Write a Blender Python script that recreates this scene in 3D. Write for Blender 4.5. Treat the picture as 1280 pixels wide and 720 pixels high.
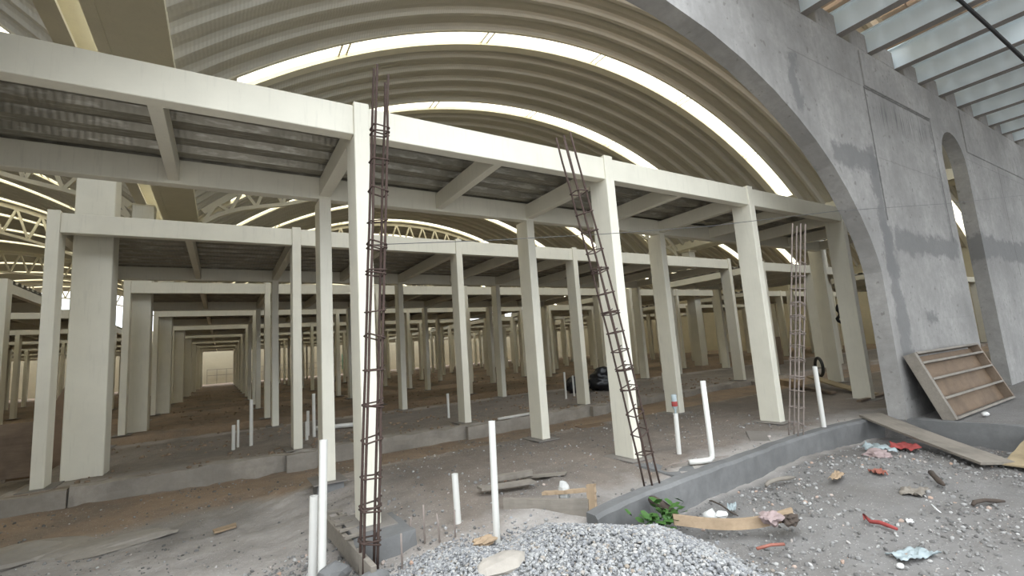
import bpy, bmesh, math, random
from mathutils import Vector, Matrix, noise, geometry
random.seed(7)
for o in list(bpy.data.objects): bpy.data.objects.remove(o)
sc = bpy.context.scene
COL = sc.collection
PI = math.pi
# ------------------------------------------------------------------ camera
cam_d = bpy.data.cameras.new('camera'); cam = bpy.data.objects.new('camera', cam_d); COL.objects.link(cam)
R_ = Vector((0.8511347, -0.52045504, -0.06852933)); U_ = Vector((-0.01149961, -0.1489994, 0.98877042)); F_ = Vector((0.52482138, 0.84078875, 0.13280358))
m = Matrix((R_, U_, -F_)).transposed().to_4x4(); m.translation = Vector((0, 0, 1.45))
cam.matrix_world = m
cam_d.sensor_width = 36; cam_d.lens = 586.178 / 1280 * 36; cam_d.clip_start = 0.05; cam_d.clip_end = 400
sc.camera = cam
# ------------------------------------------------------------------ world, exposure
w = bpy.data.worlds.new('overcast_sky'); sc.world = w; w.use_nodes = True
bg = w.node_tree.nodes['Background']; bg.inputs[1].default_value = 1.0
_t = w.node_tree; _g = _t.nodes.new('ShaderNodeTexCoord'); _s = _t.nodes.new('ShaderNodeSeparateXYZ'); _r = _t.nodes.new('ShaderNodeMapRange'); _m = _t.nodes.new('ShaderNodeMix')
_m.data_type = 'RGBA'; _r.inputs[1].default_value = 0.0; _r.inputs[2].default_value = 1.0
_m.inputs[6].default_value = (1.45, 1.56, 1.66, 1); _m.inputs[7].default_value = (4.6, 4.85, 5.1, 1)       # overcast: about three times brighter overhead than at the horizon
_t.links.new(_g.outputs['Generated'], _s.inputs[0]); _t.links.new(_s.outputs[2], _r.inputs[0]); _t.links.new(_r.outputs[0], _m.inputs[0]); _t.links.new(_m.outputs[2], bg.inputs[0])
sc.view_settings.view_transform = 'Standard'; sc.view_settings.look = 'None'; sc.view_settings.gamma = 1
sc.view_settings.use_curve_mapping = False; sc.view_settings.exposure = 0.35
try:
    sc.cycles.use_denoising = True
    sc.cycles.max_bounces = 10; sc.cycles.diffuse_bounces = 7; sc.cycles.transparent_max_bounces = 12
    sc.cycles.sample_clamp_indirect = 8
except Exception: pass

# ------------------------------------------------------------------ materials
def srgb(r, g, b):
    f = lambda c: (c/255/12.92) if c/255 <= .04045 else ((c/255+.055)/1.055)**2.4
    return (f(r), f(g), f(b), 1)
class NT:
    def __init__(s, name):
        s.m = bpy.data.materials.new(name); s.m.use_nodes = True
        s.t = s.m.node_tree; s.b = s.t.nodes['Principled BSDF']
    def n(s, typ, **kw):
        nd = s.t.nodes.new(typ)
        for k, v in kw.items():
            if k.startswith('i_'): nd.inputs[int(k[2:])].default_value = v
            else: setattr(nd, k, v)
        return nd
    def l(s, a, b): s.t.links.new(a, b)
    def coord(s, scale=(1, 1, 1), out='Object'):
        tc = s.n('ShaderNodeTexCoord'); mp = s.n('ShaderNodeMapping'); mp.inputs['Scale'].default_value = scale
        s.l(tc.outputs[out], mp.inputs[0]); return mp.outputs[0]
    def pos(s, scale=(1, 1, 1)):
        g = s.n('ShaderNodeNewGeometry'); mp = s.n('ShaderNodeMapping'); mp.inputs['Scale'].default_value = scale
        s.l(g.outputs['Position'], mp.inputs[0]); return mp.outputs[0]
    def noise(s, vec, scale, detail=4, rough=.6, dist=0):
        nd = s.n('ShaderNodeTexNoise'); nd.inputs['Scale'].default_value = scale; nd.inputs['Detail'].default_value = detail
        nd.inputs['Roughness'].default_value = rough; nd.inputs['Distortion'].default_value = dist
        s.l(vec, nd.inputs['Vector']); return nd.outputs[0]
    def ramp(s, fac, stops):
        r = s.n('ShaderNodeValToRGB'); e = r.color_ramp.elements
        while len(e) < len(stops): e.new(.5)
        for i, (p, c) in enumerate(stops): e[i].position = p; e[i].color = c if len(c) == 4 else (*c, 1)
        s.l(fac, r.inputs[0]); return r.outputs[0]
    def mix(s, fac, a, b, typ='MIX'):
        nd = s.n('ShaderNodeMix'); nd.data_type = 'RGBA'; nd.blend_type = typ
        for i, v in ((0, fac), (6, a), (7, b)):
            if hasattr(v, 'is_output'): s.l(v, nd.inputs[i])
            else: nd.inputs[i].default_value = v
        return nd.outputs[2]
    def math(s, op, a, b=0., clamp=False):
        nd = s.n('ShaderNodeMath', operation=op); nd.use_clamp = clamp
        for i, v in ((0, a), (1, b)):
            if hasattr(v, 'is_output'): s.l(v, nd.inputs[i])
            else: nd.inputs[i].default_value = v
        return nd.outputs[0]
    def bump(s, h, strength=.3, dist=.01, prev=None):
        b = s.n('ShaderNodeBump'); b.inputs['Strength'].default_value = strength; b.inputs['Distance'].default_value = dist
        s.l(h, b.inputs['Height'])
        if prev is not None: s.l(prev, b.inputs['Normal'])
        return b.outputs[0]
    def fin(s, col=None, rough=.7, metal=0., nrm=None):
        if col is not None:
            if hasattr(col, 'is_output'): s.l(col, s.b.inputs['Base Color'])
            else: s.b.inputs['Base Color'].default_value = col
        if hasattr(rough, 'is_output'): s.l(rough, s.b.inputs['Roughness'])
        else: s.b.inputs['Roughness'].default_value = rough
        s.b.inputs['Metallic'].default_value = metal
        if nrm is not None: s.l(nrm, s.b.inputs['Normal'])
        return s.m
def paint(name, c, var=.12, rough=.45, dirt=True):
    t = NT(name); v = t.pos()
    n1 = t.noise(v, 1.6, 5, .65); n2 = t.noise(t.pos((14, 14, 1.2)), 2.0, 4)
    dk = tuple(x*(1-var*2.2) for x in c[:3]) + (1,)
    col = t.mix(t.ramp(n1, [(.3, (0, 0, 0)), (.75, (1, 1, 1))]), c, tuple(x*(1-var) for x in c[:3]) + (1,))
    if dirt: col = t.mix(t.ramp(n2, [(.56, (0, 0, 0)), (.8, (.55, .55, .55))]), col, dk)
    return t.fin(col, rough, 0, t.bump(t.noise(v, 30, 3), .08, .004))
M = {}
M['cream'] = paint('cream_steel_paint', (0.73, 0.70, 0.59, 1))
M['cream_in'] = paint('cream_roof_steel_paint', (0.78, 0.73, 0.58, 1))
M['white_steel'] = paint('pale_grey_steel_paint', (0.82, 0.92, 0.96, 1), .04)
M['plate'] = paint('dull_steel_plate', (0.22, 0.20, 0.18, 1), .3, .6)
def galv():
    t = NT('galvanised_deck'); v = t.pos()
    vo = t.n('ShaderNodeTexVoronoi'); vo.inputs['Scale'].default_value = 40; t.l(v, vo.inputs['Vector'])
    wv = t.n('ShaderNodeTexWave'); wv.wave_type = 'BANDS'; wv.bands_direction = 'X'; wv.inputs['Scale'].default_value = 5; wv.inputs['Distortion'].default_value = 3; wv.inputs['Detail'].default_value = 2; t.l(v, wv.inputs['Vector'])
    col = t.mix(t.noise(v, 3, 5, .7), (.15, .14, .115, 1), (.38, .36, .30, 1))
    hl = t.ramp(t.noise(t.pos((1.2, 9, 1)), 3, 3), [(.52, (0, 0, 0)), (.68, (.5, .5, .5))]); col = t.mix(hl, col, (.60, .58, .52, 1))  # pale highlight streaks painted into the deck sheet colour
    return t.fin(col, .42, .6, t.bump(wv.outputs[1], .16, .008))
M['galv'] = galv()
def roofmat():
    t = NT('arched_roof_sheet'); v = t.pos()
    # fine crosswise crimping of the bent sheets
    wv = t.n('ShaderNodeTexWave'); wv.wave_type = 'BANDS'; wv.bands_direction = 'X'; wv.inputs['Scale'].default_value = 5.5; t.l(v, wv.inputs['Vector'])
    col = t.mix(t.noise(v, .6, 5, .6), (.47, .445, .375, 1), (.60, .57, .485, 1))
    return t.fin(col, .5, .1, t.bump(wv.outputs[1], .30, .012))
M['roof'] = roofmat()
def sky_sheet():
    t = NT('translucent_roof_sheet')
    tr = t.n('ShaderNodeBsdfTransparent'); tr.inputs[0].default_value = (.95, .85, .62, 1)
    tl = t.n('ShaderNodeBsdfTranslucent'); tl.inputs[0].default_value = (.97, .87, .64, 1)
    mx = t.n('ShaderNodeMixShader'); mx.inputs[0].default_value = .45
    t.l(tr.outputs[0], mx.inputs[1]); t.l(tl.outputs[0], mx.inputs[2])
    t.l(mx.outputs[0], t.t.nodes['Material Output'].inputs[0]); return t.m
M['skylight'] = sky_sheet()
def smooth_box(t, sx, sz, x0, x1, z0, z1, vec, soft, wob, wscale):
    """mask of a wobbly-edged patch of darker mortar on the wall"""
    nz = t.math('MULTIPLY', t.math('SUBTRACT', t.noise(vec, wscale, 5, .7), .5), wob)
    X = t.math('ADD', sx, nz); Z = t.math('ADD', sz, nz)
    def side(v, lo, hi):
        a = t.math('DIVIDE', t.math('SUBTRACT', v, lo), soft, True); b = t.math('DIVIDE', t.math('SUBTRACT', hi, v), soft, True)
        return t.math('MULTIPLY', a, b)
    return t.math('MULTIPLY', side(X, x0, x1), side(Z, z0, z1))
def concrete(name, base=(.40, .385, .365, 1), wall=False):
    t = NT(name); v = t.pos()
    n1 = t.noise(v, .9, 6, .65); n2 = t.noise(v, 7, 6, .7); n3 = t.noise(t.pos((3, 3, .6)), 1.4, 5, .7)
    d = tuple(x*.68 for x in base[:3]) + (1,); l = tuple(min(1, x*1.22) for x in base[:3]) + (1,)
    col = t.mix(t.ramp(n1, [(.3, (0, 0, 0)), (.7, (1, 1, 1))]), d, l)
    col = t.mix(t.ramp(n2, [(.35, (.5, .5, .5)), (.6, (0, 0, 0))]), col, d)
    col = t.mix(t.ramp(n3, [(.55, (0, 0, 0)), (.75, (.4, .4, .4))]), col, d)
    nrm = None
    if wall:
        s = t.n('ShaderNodeSeparateXYZ'); t.l(v, s.inputs[0]); sx, sz = s.outputs[0], s.outputs[2]
        dark = (.15, .148, .145, 1)
        patches = [(9.7, 12.85, 2.62, 3.12), (14.3, 21, 2.75, 3.35), (7.95, 9.6, 3.95, 4.42), (9.2, 9.62, 2.2, 4.6), (7.0, 7.35, 4.6, 5.6), (10.4, 11.1, 1.38, 1.68), (9.2, 9.7, .2, 3.2), (12.45, 12.62, 3.0, 5.6)]
        for p in patches:
            mk = smooth_box(t, sx, sz, *p, v, .10, .75, 2.2)
            col = t.mix(t.math('MULTIPLY', mk, .8), col, dark)
        lines = [(9.56, 12.6, 5.60, 5.66, .9), (9.56, 9.63, 3.2, 5.66, .8), (7.1, 9.5, 5.62, 5.65, .6), (9.7, 12.6, 4.33, 4.355, .7), (10.3, 12.9, 1.5, 1.52, .5), (14.6, 30, 5.1, 5.13, .5), (14.6, 30, 3.9, 3.92, .5), (17.0, 17.05, 2.4, 5.3, .7), (12.6, 12.66, 3.0, 5.7, .7), (9.6, 12.6, 3.55, 3.57, .3)]
        for x0, x1, z0, z1, a in lines:
            mk = smooth_box(t, sx, sz, x0, x1, z0, z1, v, .02, .06, 5.0)
            col = t.mix(t.math('MULTIPLY', mk, a), col, (.07, .065, .06, 1))
        # board marks of the formwork, water runs under the ledge line
        wv = t.n('ShaderNodeTexWave'); wv.wave_type = 'BANDS'; wv.bands_direction = 'X'; wv.inputs['Scale'].default_value = 1.1; wv.inputs['Distortion'].default_value = 1.5; wv.inputs['Detail'].default_value = 3; t.l(t.pos((1, 1, .15)), wv.inputs['Vector'])
        col = t.mix(t.ramp(wv.outputs[1], [(0, (.10, .10, .10)), (.15, (0, 0, 0))]), col, dark)
        run = t.math('MULTIPLY', smooth_box(t, sx, sz, 9.6, 12.6, 4.9, 5.62, v, .35, .1, 2), t.ramp(t.noise(t.pos((6, 1, .35)), 2.2, 3), [(.5, (0, 0, 0)), (.62, (1, 1, 1))]))
        col = t.mix(t.math('MULTIPLY', run, .8), col, (.10, .10, .10, 1))
        pit = t.ramp(t.noise(v, 9, 2, .5), [(.66, (0, 0, 0)), (.72, (.7, .7, .7))])
        col = t.mix(pit, col, (.16, .15, .14, 1))
    nrm = t.bump(n2, .35, .02, t.bump(t.noise(v, 60, 3), .3, .004))
    return t.fin(col, .9, 0, nrm)
M['wallc'] = concrete('rough_cast_wall_concrete', (.31, .30, .285, 1), True)
M['conc'] = concrete('kerb_concrete', (.165, .165, .162, 1))
M['conc_pale'] = concrete('footing_concrete', (.33, .30, .26, 1))
def soil():
    t = NT('site_soil'); v = t.pos(); s = t.n('ShaderNodeSeparateXYZ'); t.l(v, s.inputs[0]); X, Y = s.outputs[0], s.outputs[1]
    n1 = t.noise(v, .8, 6, .65); n2 = t.noise(v, 5, 6, .7); n3 = t.noise(v, 35, 5, .7)
    grey = t.mix(n2, (.27, .245, .22, 1), (.46, .43, .40, 1))
    brown = t.mix(n2, (.19, .135, .095, 1), (.35, .26, .185, 1))
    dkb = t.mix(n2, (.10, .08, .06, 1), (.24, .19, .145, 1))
    wob = t.math('MULTIPLY', t.math('SUBTRACT', n1, .5), 1.6)
    Yw = t.math('ADD', Y, wob)
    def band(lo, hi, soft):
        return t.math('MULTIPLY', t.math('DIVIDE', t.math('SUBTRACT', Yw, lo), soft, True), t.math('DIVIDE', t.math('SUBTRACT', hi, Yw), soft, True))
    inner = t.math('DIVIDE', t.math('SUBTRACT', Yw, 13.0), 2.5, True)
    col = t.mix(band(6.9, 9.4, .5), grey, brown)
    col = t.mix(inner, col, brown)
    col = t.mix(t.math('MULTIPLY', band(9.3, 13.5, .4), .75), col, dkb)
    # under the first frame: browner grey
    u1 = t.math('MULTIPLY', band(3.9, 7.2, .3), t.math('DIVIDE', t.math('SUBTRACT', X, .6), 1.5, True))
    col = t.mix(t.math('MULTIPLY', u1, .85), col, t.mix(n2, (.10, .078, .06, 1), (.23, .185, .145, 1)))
    # yard: greyer
    yard = t.math('MULTIPLY', t.math('MULTIPLY', t.math('DIVIDE', t.math('SUBTRACT', 3.6, Y), .2, True), t.math('DIVIDE', t.math('SUBTRACT', X, 1.6), 1.2, True)), .72)
    col = t.mix(yard, col, t.mix(n1, (.055, .055, .054, 1), (.15, .15, .148, 1)))
    col = t.mix(t.ramp(n1, [(.35, (.55, .55, .55)), (.55, (0, 0, 0))]), col, t.mix(n2, (.09, .08, .07, 1), (.17, .155, .14, 1)))
    sp = t.ramp(t.noise(v, 55, 2, .5), [(.66, (0, 0, 0)), (.70, (.6, .6, .6))])
    col = t.mix(sp, col, (.5, .48, .45, 1))
    nrm = t.bump(n3, .55, .02, t.bump(n2, .5, .06))
    return t.fin(col, .97, 0, nrm)
M['soil'] = soil()
def stones(name, stops):
    t = NT(name); g = t.n('ShaderNodeNewGeometry')
    col = t.ramp(g.outputs['Random Per Island'], stops)
    v = t.pos(); col = t.mix(t.math('MULTIPLY', t.noise(v, 60, 3), .35), col, (.20, .195, .19, 1))
    return t.fin(col, .85, 0, t.bump(t.noise(v, 90, 3), .3, .004))
M['gravel'] = stones('crushed_gravel', [(0, (.10, .103, .11)), (.25, (.24, .245, .255)), (.5, (.38, .38, .37)), (.75, (.18, .18, .18)), (.92, (.44, .43, .41)), (1, (.24, .19, .14))])
M['rubble'] = stones('site_rubble', [(0, (.08, .075, .07)), (.4, (.17, .165, .155)), (.7, (.25, .245, .235)), (.93, (.46, .45, .43)), (1, (.40, .25, .17))])
def wood(name, a, b, axis=(1, 12, 12), rough=.8):
    t = NT(name); v = t.coord(axis); n = t.noise(v, 3, 6, .7, .6); n2 = t.noise(t.coord(), 2.5, 4)
    col = t.mix(n, a, b); col = t.mix(t.ramp(n2, [(.45, (0, 0, 0)), (.7, (.5, .5, .5))]), col, tuple(x*.5 for x in a[:3]) + (1,))
    return t.fin(col, rough, 0, t.bump(n, .3, .004))
M['wood_grey'] = wood('weathered_grey_board', (.15, .13, .105, 1), (.29, .26, .22, 1))
M['wood_brown'] = wood('used_formwork_timber', (.12, .085, .058, 1), (.26, .195, .14, 1))
M['wood_tan'] = wood('fresh_pine', (.27, .19, .115, 1), (.44, .33, .22, 1))
M['ply'] = wood('plywood', (.26, .20, .115, 1), (.40, .32, .20, 1), (2, 5, 5))
M['ply_dark'] = wood('old_brown_plywood', (.13, .085, .05, 1), (.22, .15, .095, 1), (2, 5, 5))
def simple(name, c, rough=.6, metal=0., var=.25, sc_=12):
    t = NT(name); v = t.pos(); n = t.noise(v, sc_, 5, .7)
    return t.fin(t.mix(n, tuple(x*(1-var) for x in c[:3]) + (1,), tuple(min(1, x*(1+var)) for x in c[:3]) + (1,)), rough, metal, t.bump(n, .15, .003))
M['rust'] = simple('rusty_rebar', (.06, .038, .030, 1), .9, .1, .5, 30)
M['rust_grey'] = simple('dusty_rebar', (.24, .20, .175, 1), .85, .1, .3, 30)
M['pvc'] = simple('white_pvc', (.60, .59, .55, 1), .4, 0, .06, 6)
M['bag'] = simple('black_plastic_bag', (.012, .012, .014, 1), .35, 0, .4, 6)
M['rubber'] = simple('black_rubber', (.02, .02, .02, 1), .7)
M['cable'] = simple('black_cable_sheath', (.012, .012, .012, 1), .5)
M['wire'] = simple('thin_grey_wire', (.10, .10, .10, 1), .5, .5)
M['red'] = simple('faded_red_cloth', (.28, .05, .045, 1), .9)
M['white_plastic'] = simple('white_plastic', (.60, .60, .58, 1), .4, 0, .08)
M['clear_plastic'] = simple('pale_blue_plastic_film', (.30, .35, .36, 1), .35, 0, .15)
M['leaf'] = simple('green_leaf', (.045, .115, .022, 1), .55, 0, .4, 20)
M['bark'] = simple('dark_rotten_wood', (.06, .045, .035, 1), .95, 0, .5, 15)
M['green_sheet'] = simple('green_mesh_sheet', (.10, .26, .17, 1), .8)
M['trash_pink'] = simple('pinkish_paper_litter', (.30, .23, .22, 1), .8, 0, .3, 8)
M['orange'] = simple('orange_plastic_litter', (.28, .10, .07, 1), .6)
M['pale_stone'] = simple('pale_stone', (.42, .42, .40, 1), .9, 0, .3, 18)
M['clod'] = simple('brown_soil_clod', (.22, .16, .11, 1), .95, 0, .35, 9)
M['clay'] = simple('hollow_clay_block', (.42, .30, .20, 1), .9, 0, .45, 2.2)
M['endwall'] = simple('cream_plastered_wall', (.48, .43, .31, 1), .9, 0, .18, .7)

# ------------------------------------------------------------------ builders
class MB:
    def __init__(s): s.v = []; s.f = []
    def add(s, vs, fs):
        k = len(s.v); s.v += [tuple(v) for v in vs]; s.f += [tuple(i+k for i in f) for f in fs]; return s
    def box(s, a, b, mat=None):
        x0, y0, z0 = a; x1, y1, z1 = b
        vs = [Vector(p) for p in ((x0,y0,z0),(x1,y0,z0),(x1,y1,z0),(x0,y1,z0),(x0,y0,z1),(x1,y0,z1),(x1,y1,z1),(x0,y1,z1))]
        if mat is not None: vs = [mat @ v for v in vs]
        return s.add(vs, [(0,3,2,1),(4,5,6,7),(0,1,5,4),(1,2,6,5),(2,3,7,6),(3,0,4,7)])
    def bar(s, p, q, wx, wz, up=(0,0,1)):
        p, q = Vector(p), Vector(q); d = (q-p).normalized(); up = Vector(up)
        if abs(d.dot(up)) > .98: up = Vector((0,1,0))
        r = d.cross(up).normalized(); u = r.cross(d)
        vs = []
        for c in (p, q):
            for a, b in ((-1,-1),(1,-1),(1,1),(-1,1)): vs.append(c + r*a*wx/2 + u*b*wz/2)
        return s.add(vs, [(0,1,2,3),(7,6,5,4),(0,4,5,1),(1,5,6,2),(2,6,7,3),(3,7,4,0)])
    def tube(s, pts, r, n=8, cap=True, closed=False):
        pts = [Vector(p) for p in pts]; N = len(pts); rings = []
        prev = None
        for i, p in enumerate(pts):
            if closed: d = (pts[(i+1) % N] - pts[i-1]).normalized()
            else: d = (pts[min(i+1, N-1)] - pts[max(i-1, 0)]).normalized()
            if prev is None:
                up = Vector((0,0,1)) if abs(d.z) < .9 else Vector((0,1,0)); a = d.cross(up).normalized()
            else: a = (prev - d*prev.dot(d)).normalized()
            prev = a; b = d.cross(a); rr = r[i] if isinstance(r, (list, tuple)) else r
            rings.append([p + a*rr*math.cos(2*PI*k/n) + b*rr*math.sin(2*PI*k/n) for k in range(n)])
        vs = [v for rg in rings for v in rg]; fs = []
        for i in range(N if closed else N-1):
            j = (i+1) % N
            for k in range(n): fs.append((i*n+k, i*n+(k+1) % n, j*n+(k+1) % n, j*n+k))
        if cap and not closed: fs.append(tuple(range(n))[::-1]); fs.append(tuple((N-1)*n+k for k in range(n)))
        return s.add(vs, fs)
    def build(s, name, mat, parent=None, bevel=0, smooth=False, loc=None):
        me = bpy.data.meshes.new(name); me.from_pydata(s.v, [], s.f); me.update()
        bm = bmesh.new(); bm.from_mesh(me)
        bmesh.ops.recalc_face_normals(bm, faces=bm.faces)
        if bevel: bmesh.ops.bevel(bm, geom=list(bm.edges), offset=bevel, segments=1, affect='EDGES', profile=.5)
        bm.to_mesh(me); bm.free()
        me.materials.append(mat)
        if smooth: me.shade_smooth()
        o = bpy.data.objects.new(name, me); COL.objects.link(o)
        if loc is not None:
            L = Vector(loc); me.transform(Matrix.Translation(-L)); o.location = L
        if parent is not None:
            o.parent = parent
            if loc is None: me.transform(Matrix.Translation(-parent.location))
            else: o.location = Vector(loc) - parent.location
        return o
def tag(o, label=None, cat=None, group=None, kind=None):
    if label: o['label'] = label
    if cat: o['category'] = cat
    if group: o['group'] = group
    if kind: o['kind'] = kind
    return o
def thing(name, loc, label, cat, group=None):
    o = bpy.data.objects.new(name, None); COL.objects.link(o); o.location = loc; o.empty_display_size = .2
    return tag(o, label, cat, group)
def struct(o): o['kind'] = 'structure'; return o
def copy_part(o, parent, dloc=(0,0,0)):
    c = o.copy(); COL.objects.link(c); c.parent = parent; c.location = o.location + Vector(dloc)
    for ch in o.children: copy_part(ch, c)
    return c

# ------------------------------------------------------------------ ground
def sst(a, b, x):
    t = max(0, min(1, (x-a)/(b-a))); return t*t*(3-2*t)
KERB = [(2.80, 3.34), (3.1, 3.39), (3.55, 3.44), (4.05, 3.47), (4.6, 3.52), (5.4, 3.58), (6.2, 3.64), (7.0, 3.68), (7.8, 3.68), (8.6, 3.60), (9.0, 3.5), (60, 3.5)]
def kerb_y(x):
    if x < 2.8: return 3.34
    for (a, ya), (b, yb) in zip(KERB, KERB[1:]):
        if x <= b: return ya+(yb-ya)*(x-a)/(b-a)
    return 3.5
def ground(x, y):
    n = noise.noise(Vector((x*.7, y*.7, 0)))*.04 + noise.noise(Vector((x*3, y*3, 5)))*.026 + noise.noise(Vector((x*9, y*9, 9)))*.013 + max(0, noise.noise(Vector((x*6, y*6, 3))))*.02
    k = 1.0
    if y > 9.08:                       # pads and lower aisles inside the hall
        z = 0.0
        for a, b in ((13.75, 15.6), (20.3, 22.1), (26.7, 29.3), (33.9, 36.5), (41.1, 43.7), (48.3, 50.9), (55.5, 57.3), (61.6, 63.7)):
            z -= .16*sst(a, a+.3, y)*(1-sst(b, b+.15, y))
        k = .35
        if x < -2.5 and y < 12: z -= .2
        n *= .6; z -= .02
    elif y > kerb_y(x)+.08:
        z = -.25*sst(6.9, 7.6, y)*(1 if x < 6 else 1-.5*sst(6, 12, x))
        z = min(z, -.25 + .22*sst(.5, 2.2, x + .15*(y-4.4)) if y < 7.6 else z) if x < 3.2 else z
        z -= .015
        if x > 1.6: n *= .45
        z -= .08*(1-sst(3.9, 4.5, y))*(1-sst(4.1, 4.4, x))*sst(2.6, 3.1, x)
        if x < 3.2: z -= .14*(1-sst(3.35, 3.95, y))*(1-sst(2.6, 3.1, x))*sst(1.2, 2.2, x)
    else:
        inner = -.035
        yard = -.31 + .10*math.exp(-((x-7.0)/1.5)**2-((y-2.9)/.7)**2) + .05*math.exp(-((x-4.6)/1.2)**2-((y-2.3)/.6)**2)
        left = -.24 + .09*sst(1.0, 2.6, x)*sst(2.8, 3.4, y)
        t = sst(2.2, 3.0, x)
        z = left*(1-t) + yard*t
        if x > 8.95 and y > -6: z = -.02; n *= .3
    return z + n
def graded(segs):
    out = []
    for a, b, st in segs:
        n = max(1, round((b-a)/st)); out += [a + (b-a)*i/n for i in range(n)]
    out.append(segs[-1][1]); return out
xs = graded([(-40, -8, 4), (-8, -3, .25), (-3, 9.3, .06), (9.3, 16, .25), (16, 60, 3)])
ys = graded([(-30, -2, 4), (-2, 1.4, .3), (1.4, 7.6, .05), (7.6, 9.0, .08), (9.0, 9.16, .02), (9.16, 16, .15), (16, 70, .4), (70, 120, 10)])
mb = MB(); nx = len(xs)
mb.v = [(x, y, ground(x, y)) for y in ys for x in xs]
mb.f = [(j*nx+i, j*nx+i+1, (j+1)*nx+i+1, (j+1)*nx+i) for j in range(len(ys)-1) for i in range(nx-1)]
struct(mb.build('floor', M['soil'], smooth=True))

# ------------------------------------------------------------------ front concrete wall with the big arch and the narrow arched opening
YW0, YW1 = 3.2, 3.45
arch = [(9.0, -.5), (9.0, 2.3), (8.93, 2.55), (8.80, 2.85), (8.58, 3.2), (8.28, 3.58), (7.94, 3.93), (7.55, 4.24), (7.1, 4.53), (6.55, 4.82), (5.9, 5.08), (5.2, 5.28), (4.4, 5.42), (3.55, 5.48)]
arch += [(7.1-x, z) for x, z in arch[::-1][1:]]          # mirrored about x = 3.55
win = [(13.0, -.5), (13.0, 4.85)] + [(13.75-.75*math.cos(a), 4.85+.75*math.sin(a)) for a in [PI*i/14 for i in range(1, 14)]] + [(14.5, 4.85), (14.5, -.5)]
outline = [(-26, -.5), (-26, 6.40), (46, 6.40), (46, -.5)] + win[::-1] + arch
tri = geometry.tessellate_polygon([[Vector((x, z, 0)) for x, z in outline]])
mb = MB(); n = len(outline)
mb.v = [(x, YW0, z) for x, z in outline] + [(x, YW1, z) for x, z in outline]
mb.f = [tuple(t) for t in tri] + [tuple(i+n for i in t[::-1]) for t in tri] + [(i, (i+1) % n, (i+1) % n+n, i+n) for i in range(n)]
wall = struct(mb.build('wall_front', M['wallc']))
# raised ledge that runs above the panel seams
mb = MB(); mb.box((9.6, YW0-.025, 5.66), (12.6, YW0+.01, 6.34)); mb.box((14.7, YW0-.02, 5.3), (33.5, YW0+.01, 6.34))
struct(mb.build('trim_1', M['wallc'], bevel=.008))

# ------------------------------------------------------------------ vault roofs
RC_X, RC_Z, RR = 10.5, -6.39, 17.06
P = .65; NP = 94; Y0 = 3.48 - .0
th_max = math.asin((RC_X+.80)/RR)
strip_i = [i for i in range(NP) if abs(((Y0 + (i+.5)*P) - 10.53) / 3.9 - round(((Y0 + (i+.5)*P) - 10.53) / 3.9)) < .08 and Y0+(i+.5)*P > 5]
prof = [(0, 0), (.07, .0), (.15, .07), (.22, .11), (.30, .10), (.37, .085), (.44, .10), (.52, .11), (.58, .06), (.62, .0), (.65, 0)]     # across one panel: dy, outward
NTH = 56
def vault(cx, idx_label):
    mb = MB()
    def ring(y, off):
        return [(cx + (RR+off)*math.sin(-th_max + 2*th_max*k/NTH), y, RC_Z + (RR+off)*math.cos(-th_max + 2*th_max*k/NTH)) for k in range(NTH+1)]
    for i in range(NP):
        if i in strip_i: continue
        rows = [ring(Y0+i*P+dy, off) for dy, off in (prof if i < 45 else [prof[0], prof[3], prof[7], prof[-1]])]
        vs = [v for r in rows for v in r]; nr = NTH+1
        mb.add(vs, [(a*nr+k, a*nr+k+1, (a+1)*nr+k+1, (a+1)*nr+k) for a in range(len(rows)-1) for k in range(NTH)])
    o = mb.build('ceiling', M['roof']); struct(o)
    for f in o.data.polygons: pass
    return o
def skylight(cx, i, n):
    y0 = Y0+i*P; k0, k1 = 3, NTH-3
    pt = lambda k, y, off: (cx + (RR+off)*math.sin(-th_max + 2*th_max*k/NTH), y, RC_Z + (RR+off)*math.cos(-th_max + 2*th_max*k/NTH))
    mb = MB()
    for k in range(k0, k1):
        mb.add([pt(k, y0+.06, .05), pt(k+1, y0+.06, .05), pt(k+1, y0+P-.06, .05), pt(k, y0+P-.06, .05)], [(0,1,2,3)])
    o = mb.build('window_%d' % n, M['skylight']); struct(o)
    fr = MB()
    for ya, yb in ((y0-.02, y0+.05), (y0+P-.06, y0+P+.22)):
        vs = []; 
        for k in range(NTH+1): vs += [pt(k, ya, -.03), pt(k, yb, -.03), pt(k, yb, .09), pt(k, ya, .09)]
        fr.add(vs, [(4*k+a, 4*k+(a+1) % 4, 4*k+4+(a+1) % 4, 4*k+4+a) for k in range(NTH) for a in range(4)])
    for k in range(0, k0): fr.add([pt(k, y0, .04), pt(k+1, y0, .04), pt(k+1, y0+P, .04), pt(k, y0+P, .04)], [(0,1,2,3)])
    for k in range(k1, NTH): fr.add([pt(k, y0, .04), pt(k+1, y0, .04), pt(k+1, y0+P, .04), pt(k, y0+P, .04)], [(0,1,2,3)])
    fr.build('window_frame', M['cream_in'], o)
    if y0 < 34:
        jn = MB()
        a = -th_max + .22
        while a < th_max:
            q = lambda aa, y: (cx + (RR+.03)*math.sin(aa), y, RC_Z + (RR+.03)*math.cos(aa))
            jn.bar(q(a, y0+.04), q(a, y0+P-.04), .04, .02); jn.bar(q(a+.012, y0+.04), q(a+.012, y0+P-.04), .04, .02)
            a += .245
        jn.build('lap_joint', M['cream_in'], o)
    return o
wn = 1
for cx in (RC_X, -2.88-RC_X, RC_X+23.6):
    vault(cx, cx)
    for i in strip_i: skylight(cx, i, wn); wn += 1

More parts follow.
